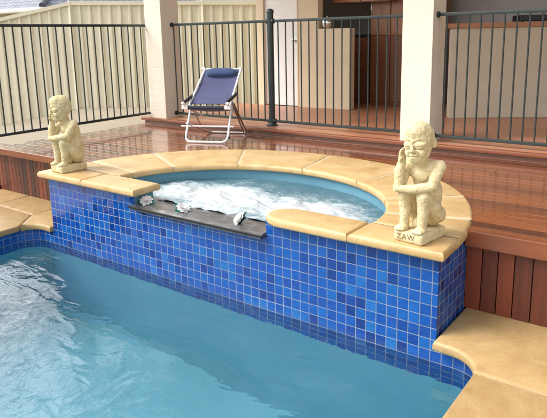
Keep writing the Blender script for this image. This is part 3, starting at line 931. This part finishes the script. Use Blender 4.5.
for s in (-1, 1):
    xa = s * (W + .008)
    bm = bmesh.new(); tube(bm, fillet([(xa, .02, .395), (xa, .20, .425), (xa, .34, .45)], .05), .017, 10); obj('armrest', bm, M['black'], chair, 60)
    tub('arm_bracket', [(xa, .05, .345), (xa, .02, .395), (xa + s * .018, .02, .385)], .014, M['alu'], .01)
    bm = bmesh.new(); box(bm, xa - .03, xa + .035, .03, .08, .328, .368, bev=.006); obj('corner_joint', bm, M['alu'], chair, 60)
    bm = bmesh.new(); tube(bm, [(xa - .012, .03, .055), (xa + .016, .03, .055)], .013, 10); obj('foot_clip', bm, M['black'], chair, 60)
    bm = bmesh.new(); tube(bm, [(s * (W - .01) - .016, .575, .69), (s * (W - .01) + .016, .575, .69)], .017, 10); obj('top_joint', bm, M['alu'], chair, 60)
    bm = bmesh.new(); tube(bm, [(xa, .18, .38), (xa + .012, .52, .03)], .008, 8); obj('strut', bm, M['alu2'], chair, 60)

# ------------------------------------------------------------------ house and patio roof
house = thing('house', 'cream rendered house wall with white door and open servery beyond the pool fence', 'house', (0, 0, 0))
HY = 4.02
bm = bmesh.new()
box(bm, -1.0, -.895, HY, HY + .12, ZU, 2.95); box(bm, -.310, -.004, HY, HY + .12, ZU, 2.95); box(bm, -.895, -.31, HY, HY + .12, 2.62, 2.95)
box(bm, -1.0, -.88, HY + .121, 7.6, .2, 2.95)
obj('wall', bm, M['wall'], house)
bm = bmesh.new(); box(bm, -.003, .458, HY, HY + .13, ZU, 1.538, bev=.004); obj('servery_wall', bm, M['wall'], house)
bm = bmesh.new(); box(bm, -.878, -.327, HY + .03, HY + .07, ZU + .005, 2.60, bev=.003)
door = obj('door', bm, M['white'], house)
bm = bmesh.new()
Mk = Matrix.Translation((-.375, HY + .03, 1.40)) @ Matrix.Rotation(R(90), 4, 'X')
lathe(bm, [(.028, 0), (.028, .006), (.010, .012), (.010, .03), (.024, .04), (.026, .052), (.012, .062)], 16, Mk); obj('handle', bm, M['chrome'], door, 50)
bm = bmesh.new()
for a, b, zz in ((-.894, -.879, 2.6), (-.326, -.311, 2.6)): box(bm, a, b, HY - .006, HY + .1, ZU, zz)
obj('door_frame', bm, M['wall'], house)
bm = bmesh.new()
box(bm, -.88, 7.5, 5.6, 5.7, .2, 2.95)
obj('interior_wall', bm, M['grey'], house)
bm = bmesh.new()
box(bm, -1.9, 7.6, 1.75, 7.6, 2.952, 3.10)
obj('patio_roof', bm, M['soffit'], house)
bm = bmesh.new()
box(bm, -1.9, 7.6, 1.63, 1.748, 2.97, 3.09, bev=.01)
obj('gutter', bm, M['cream'], house)

# bar with a timber top, set at an angle
dirv = Vector((2.718 - 1.843, 4.423 - 3.917, 0)); ang = math.atan2(dirv.y, dirv.x)
bar = thing('outdoor_bar', 'cream half height bar wall with orange timber top behind the right fence panel', 'bar', (1.80, 3.892, 0), ang)
bm = bmesh.new(); box(bm, 0, 3.6, 0, .14, ZU, 1.502, bev=.003); obj('bar_wall', bm, M['shaded_cream'], bar)  # shade on the cream wall is put into this darker colour
bm = bmesh.new(); box(bm, -.03, 3.6, -.022, .42, 1.503, 1.556, bev=.006); obj('bar_top', bm, M['owood'], bar)
cook = thing('black_cooktop', 'flat black box like cooker standing on the orange timber bar top', 'cooker', (1.80 + .92 * math.cos(ang) - .2 * math.sin(ang), 3.892 + .92 * math.sin(ang) + .2 * math.cos(ang), 1.557), ang)
bm = bmesh.new(); box(bm, -.20, .42, -.15, .15, .008, .072, bev=.006); obj('body', bm, M['black'], cook)
bm = bmesh.new()
for x in (-.16, .36):
    for y in (-.11, .11): lathe(bm, [(.015, 0), (.015, .009)], 10, Matrix.Translation((x, y, 0)))
obj('feet', bm, M['black'], cook)
# kitchen pieces
cab = thing('base_cabinet', 'dark brown kitchen base cabinet with drawers behind the servery', 'cabinet', (-.02, 4.75, ZU))
bm = bmesh.new(); box(bm, 0, .34, 0, .6, 0, .90, bev=.003); obj('carcass', bm, M['dwood'], cab)
for k in range(4):
    bm = bmesh.new(); box(bm, .012, .33, -.018, -.001, .05 + k * .21, .245 + k * .21, bev=.004); obj('drawer', bm, M['dwood'], cab)
bm = bmesh.new(); box(bm, -.01, .36, -.03, .62, .902, .935, bev=.003); obj('worktop', bm, M['black'], cab)
tall = thing('tall_cupboard', 'tall dark brown timber kitchen cupboard left of the right pillar', 'cupboard', (.385, 4.72, ZU))
bm = bmesh.new(); box(bm, 0, .88, 0, .6, 0, 2.1, bev=.003); obj('carcass', bm, M['dwood'], tall)
for x0, x1 in ((.01, .29), (.30, .58), (.59, .87)):
    for z0, z1 in ((.05, .90), (.92, 2.08)):
        bm = bmesh.new(); box(bm, x0, x1, -.02, -.001, z0, z1, bev=.006); obj('cupboard_door', bm, M['dwood'] if z0 < .5 else M['mwood'], tall)
up = thing('wall_cabinet', 'brown overhead kitchen cabinet hanging at the top of the servery', 'cabinet', (-.02, 4.45, 1.86))
bm = bmesh.new(); box(bm, 0, .80, 0, .35, 0, .6, bev=.004); obj('carcass', bm, M['dwood'], up)
for x0, x1 in ((.01, .395), (.405, .79)):
    bm = bmesh.new(); box(bm, x0, x1, -.02, -.001, .01, .59, bev=.005); obj('cabinet_door', bm, M['owood'], up)
bm = bmesh.new(); tube(bm, [(.50, .10, 0), (.50, .10, -.05)], .002, 6); lathe(bm, [(.008, -.10), (.011, -.075), (.006, -.05)], 10, Matrix.Translation((.5, .1, 0))); obj('pull_cord', bm, M['white'], up)
ket = thing('steel_pot', 'round shiny steel pot standing on the cream servery wall', 'pot', (.10, HY + .06, 1.539))
bm = bmesh.new(); lathe(bm, [(.03, 0), (.045, .006), (.068, .035), (.073, .068), (.068, .10), (.05, .124), (.03, .134)], 28); obj('body', bm, M['chrome'], ket, 50)
bm = bmesh.new(); lathe(bm, [(.031, .1345), (.028, .14), (.01, .144), (.008, .150), (.012, .156), (.004, .161)], 20); obj('lid', bm, M['chrome'], ket, 50)

# ------------------------------------------------------------------ cream steel boundary fence
def steel_fence(label, pts, nm_post=True):
    """pts: (x, y, z_bottom, z_top) along the run; trapezoid ribbed sheet, cap rail, posts"""
    t = thing('steel_fence', label, 'fence', (pts[0][0], pts[0][1], 0), 0, 'cream ribbed steel boundary fence panels')
    o0 = Vector((pts[0][0], pts[0][1], 0))
    bm = bmesh.new()
    for a, b in zip(pts[:-1], pts[1:]):
        A, B = Vector(a[:2]), Vector(b[:2]); d = B - A; Ln = d.length; u = d / Ln; nrm = Vector((u.y, -u.x))
        prof = []; x = 0; pit = .168
        while x < Ln:
            for dx, dn in ((0, 0), (.095, 0), (.110, .028), (.150, .028)): 
                if x + dx < Ln: prof.append((x + dx, dn))
            x += pit
        prof.append((Ln, 0))
        prev = None
        for s, dn in prof:
            f = s / Ln; p = A + u * s + nrm * dn; 
            z0 = a[2] + (b[2] - a[2]) * f; z1 = a[3] + (b[3] - a[3]) * f
            cur = (bm.verts.new((p.x - o0.x, p.y - o0.y, z0)), bm.verts.new((p.x - o0.x, p.y - o0.y, z1)))
            if prev: bm.faces.new((prev[0], cur[0], cur[1], prev[1]))
            prev = cur
    obj('ribbed_sheet', bm, M['cream'], t)
    bm = bmesh.new()
    for a, b in zip(pts[:-1], pts[1:]):
        pa, pb = Vector((a[0] - o0.x, a[1] - o0.y, a[3])), Vector((b[0] - o0.x, b[1] - o0.y, b[3]))
        u = (pb - pa).normalized(); n = Vector((u.y, -u.x, 0)).normalized()
        for dz0, dz1 in ((-.03, .03),):
            v = [bm.verts.new(p + n * s * .03 + Vector((0, 0, z))) for p in (pa, pb) for s in (-1, 1.6) for z in (dz0, dz1)]
            for f in ((0, 1, 3, 2), (4, 6, 7, 5), (0, 4, 5, 1), (2, 3, 7, 6), (0, 2, 6, 4), (1, 5, 7, 3)): bm.faces.new([v[i] for i in f])
    obj('cap_rail', bm, M['cream'], t)
    for p in pts[1:]:
        bm = bmesh.new(); box(bm, p[0] - o0.x - .03, p[0] - o0.x + .03, p[1] - o0.y - .05, p[1] - o0.y + .03, p[2] - .1, p[3] + .036, bev=.004); obj('post', bm, M['cream'], t)
    return t
steel_fence('raked cream ribbed steel fence panel sloping down at the far left', [(-8.6, .55, -.35, 1.02), (-4.66, 3.68, .10, 2.06)])
steel_fence('level cream ribbed steel fence run behind the left pillar and folding chair', [(-4.655, 3.685, .10, 2.06), (-2.88, 5.0, .12, 2.02), (-.80, 6.6, .14, 1.97)])

# damp leaf litter on the kerb at the foot of the pool fence
bm = bmesh.new()
for k in range(90):
    x = -1.51 + random.gauss(0, .025); y = .80 + random.gauss(0, .12); z = .418 + abs(random.gauss(0, .008)); a = random.uniform(0, 6.28); r = random.uniform(.012, .028)
    c_, s_ = math.cos(a) * r, math.sin(a) * r
    bm.faces.new([bm.verts.new(p) for p in ((x - c_, y - s_, z), (x + s_ * .4, y - c_ * .4, z + .006), (x + c_, y + s_, z + random.uniform(0, .012)), (x - s_ * .4, y + c_ * .4, z + .004))])
struct('leaf_litter', bm, M['dleaf'], kind='stuff')
# ------------------------------------------------------------------ neighbour's roof
nb = thing('neighbour_house', 'neighbouring house with blue grey tiled hip roof beyond the raked fence', 'house', (0, 0, 0))
E0 = Vector((-12.43, 8.21, 2.44)); E1 = Vector((-18.3, 7.9, 2.44))
u = (E1 - E0).normalized(); nn = Vector((-u.y, u.x, 0))
if nn.dot(Vector((-.583, .785, 0))) < 0: nn = -nn
dep = 5.0; h = dep * math.tan(R(22))
LnE = 16
E1 = E0 + u * LnE; E2 = E0 + nn * 2 * dep; E3 = E1 + nn * 2 * dep
R0 = E0 + u * dep + nn * dep + Vector((0, 0, h)); R1 = E1 + nn * dep + Vector((0, 0, h))
bm = bmesh.new()
def rf(pts, ud, vd, org):
    uvquad(bm, pts, [((p - org).dot(ud), (p - org).dot(vd)) for p in pts])
sl = (nn * dep + Vector((0, 0, h))).normalized(); sl2 = (u * dep + Vector((0, 0, h))).normalized()
rf([E0, E1, R1, R0], u, sl, E0); rf([E2, E0, R0], nn, sl2, E0); rf([E3, E2, R0, R1], u, (-nn * dep + Vector((0, 0, h))).normalized(), E2)
obj('roof', bm, M['roof'], nb)
bm = bmesh.new()
for a, b in ((E0, E1), (E2, E0)):
    tube(bm, [a + Vector((0, 0, -.06)), b + Vector((0, 0, -.06))], .07, 8)
obj('gutter', bm, M['white'], nb)
bm = bmesh.new()
tube(bm, [E0 + Vector((0, 0, .04)), R0 + Vector((0, 0, .04))], .09, 8); tube(bm, [R0 + Vector((0, 0, .04)), R1 + Vector((0, 0, .04))], .09, 8)
obj('ridge_cap', bm, M['roof'], nb)
bm = bmesh.new()
c0 = E0 + u * .5 + nn * .5; c1 = E1 - u * .5 + nn * .5; c2 = E1 - u * .5 + nn * (2 * dep - .5); c3 = E0 + u * .5 + nn * (2 * dep - .5)
lo = [bm.verts.new((p.x, p.y, -.1)) for p in (c0, c1, c2, c3)]; hi = [bm.verts.new((p.x, p.y, 2.42)) for p in (c0, c1, c2, c3)]
for i in range(4): bm.faces.new((lo[i], lo[(i + 1) % 4], hi[(i + 1) % 4], hi[i]))
obj('wall', bm, M['wall'], nb)

# ------------------------------------------------------------------ light
SUN_EL, SUN_AZ = R(48), R(226)       # azimuth clockwise from +Y
w = bpy.data.worlds.new('World'); sc.world = w; w.use_nodes = True
nt = w.node_tree; nt.nodes.clear()
sky = nt.nodes.new('ShaderNodeTexSky'); sky.sky_type = 'NISHITA'; sky.sun_disc = False
sky.sun_elevation = SUN_EL; sky.sun_rotation = SUN_AZ; sky.air_density = 1.4; sky.dust_density = 4.0; sky.ozone_density = 1.0
hs = nt.nodes.new('ShaderNodeHueSaturation'); hs.inputs['Saturation'].default_value = .25
bg = nt.nodes.new('ShaderNodeBackground'); bg.inputs[1].default_value = .15
wo = nt.nodes.new('ShaderNodeOutputWorld')
# broken cloud veil, plus an added unseen bright patch to whiten the pool reflection
def wn(typ, **kw):
    n_ = nt.nodes.new(typ)
    for k_, v_ in kw.items(): setattr(n_, k_, v_)
    return n_
gt = wn('ShaderNodeTexCoord'); cn = wn('ShaderNodeTexNoise'); cn.inputs['Scale'].default_value = 3.2; cn.inputs['Detail'].default_value = 6; cn.inputs['Distortion'].default_value = .4
nt.links.new(gt.outputs['Generated'], cn.inputs['Vector'])
veil = wn('ShaderNodeMapRange', interpolation_type='SMOOTHSTEP'); nt.links.new(cn.outputs[0], veil.inputs[0])
veil.inputs[1].default_value = .40; veil.inputs[2].default_value = .66; veil.inputs[3].default_value = .80; veil.inputs[4].default_value = 1.35
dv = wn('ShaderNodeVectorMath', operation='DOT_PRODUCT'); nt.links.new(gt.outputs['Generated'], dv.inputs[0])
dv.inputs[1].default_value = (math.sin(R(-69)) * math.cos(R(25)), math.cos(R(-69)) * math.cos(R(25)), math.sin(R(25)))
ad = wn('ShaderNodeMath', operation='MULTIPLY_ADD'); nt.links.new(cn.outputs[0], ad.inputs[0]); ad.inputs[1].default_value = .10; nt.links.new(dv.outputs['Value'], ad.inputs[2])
added_glow = wn('ShaderNodeMapRange', interpolation_type='SMOOTHSTEP'); nt.links.new(ad.outputs[0], added_glow.inputs[0])
added_glow.inputs[1].default_value = 1.005; added_glow.inputs[2].default_value = 1.035; added_glow.inputs[3].default_value = 0; added_glow.inputs[4].default_value = 12.0
mu = wn('ShaderNodeMix', data_type='RGBA', blend_type='MULTIPLY'); mu.inputs[0].default_value = 1
nt.links.new(hs.outputs[0], mu.inputs[6]); nt.links.new(veil.outputs[0], mu.inputs[7])
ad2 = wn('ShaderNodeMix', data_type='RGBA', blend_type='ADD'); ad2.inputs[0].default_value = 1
nt.links.new(mu.outputs[2], ad2.inputs[6]); nt.links.new(added_glow.outputs[0], ad2.inputs[7])
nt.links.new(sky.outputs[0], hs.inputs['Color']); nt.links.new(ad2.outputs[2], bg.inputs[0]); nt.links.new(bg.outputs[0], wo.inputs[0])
sl_ = bpy.data.lights.new('sun', 'SUN'); sl_.energy = .75; sl_.angle = R(28); sl_.color = (1, .96, .88)
so = bpy.data.objects.new('sun', sl_); link(so)
sd = Vector((math.sin(SUN_AZ) * math.cos(SUN_EL), math.cos(SUN_AZ) * math.cos(SUN_EL), math.sin(SUN_EL)))
so.rotation_euler = sd.to_track_quat('Z', 'Y').to_euler(); so.location = (0, -5, 12)

# ------------------------------------------------------------------ camera
cd = bpy.data.cameras.new('camera'); cam = bpy.data.objects.new('camera', cd); link(cam); sc.camera = cam
yaw, pit, rol = R(-36.6203), R(12.1882), R(-1.1966)
fw = Vector((math.sin(yaw) * math.cos(pit), math.cos(yaw) * math.cos(pit), -math.sin(pit)))
rt = Vector((math.cos(yaw), -math.sin(yaw), 0)); upv = rt.cross(fw)
r2 = rt * math.cos(rol) + upv * math.sin(rol); u2 = -rt * math.sin(rol) + upv * math.cos(rol)
Mc = Matrix((r2, u2, -fw)).transposed().to_4x4(); Mc.translation = (4.195, -2.6447, 1.472)
cam.matrix_world = Mc
cd.sensor_fit = 'HORIZONTAL'; cd.sensor_width = 36; cd.lens = 598.122 / 547 * 36
cd.shift_y = -(209 - 164.142) / 547
cd.clip_start = .05; cd.clip_end = 500

sc.render.engine = 'CYCLES'
sc.cycles.use_denoising = True
try: sc.cycles.denoiser = 'OPENIMAGEDENOISE'
except Exception: pass
sc.cycles.max_bounces = 10; sc.cycles.transmission_bounces = 6; sc.cycles.glossy_bounces = 4; sc.cycles.diffuse_bounces = 4
sc.cycles.sample_clamp_indirect = 6
vs_ = sc.view_settings
sc.display_settings.display_device = 'sRGB'
vs_.view_transform = 'Standard'; vs_.look = 'None'; vs_.gamma = 1; vs_.exposure = 1.0; vs_.use_curve_mapping = False
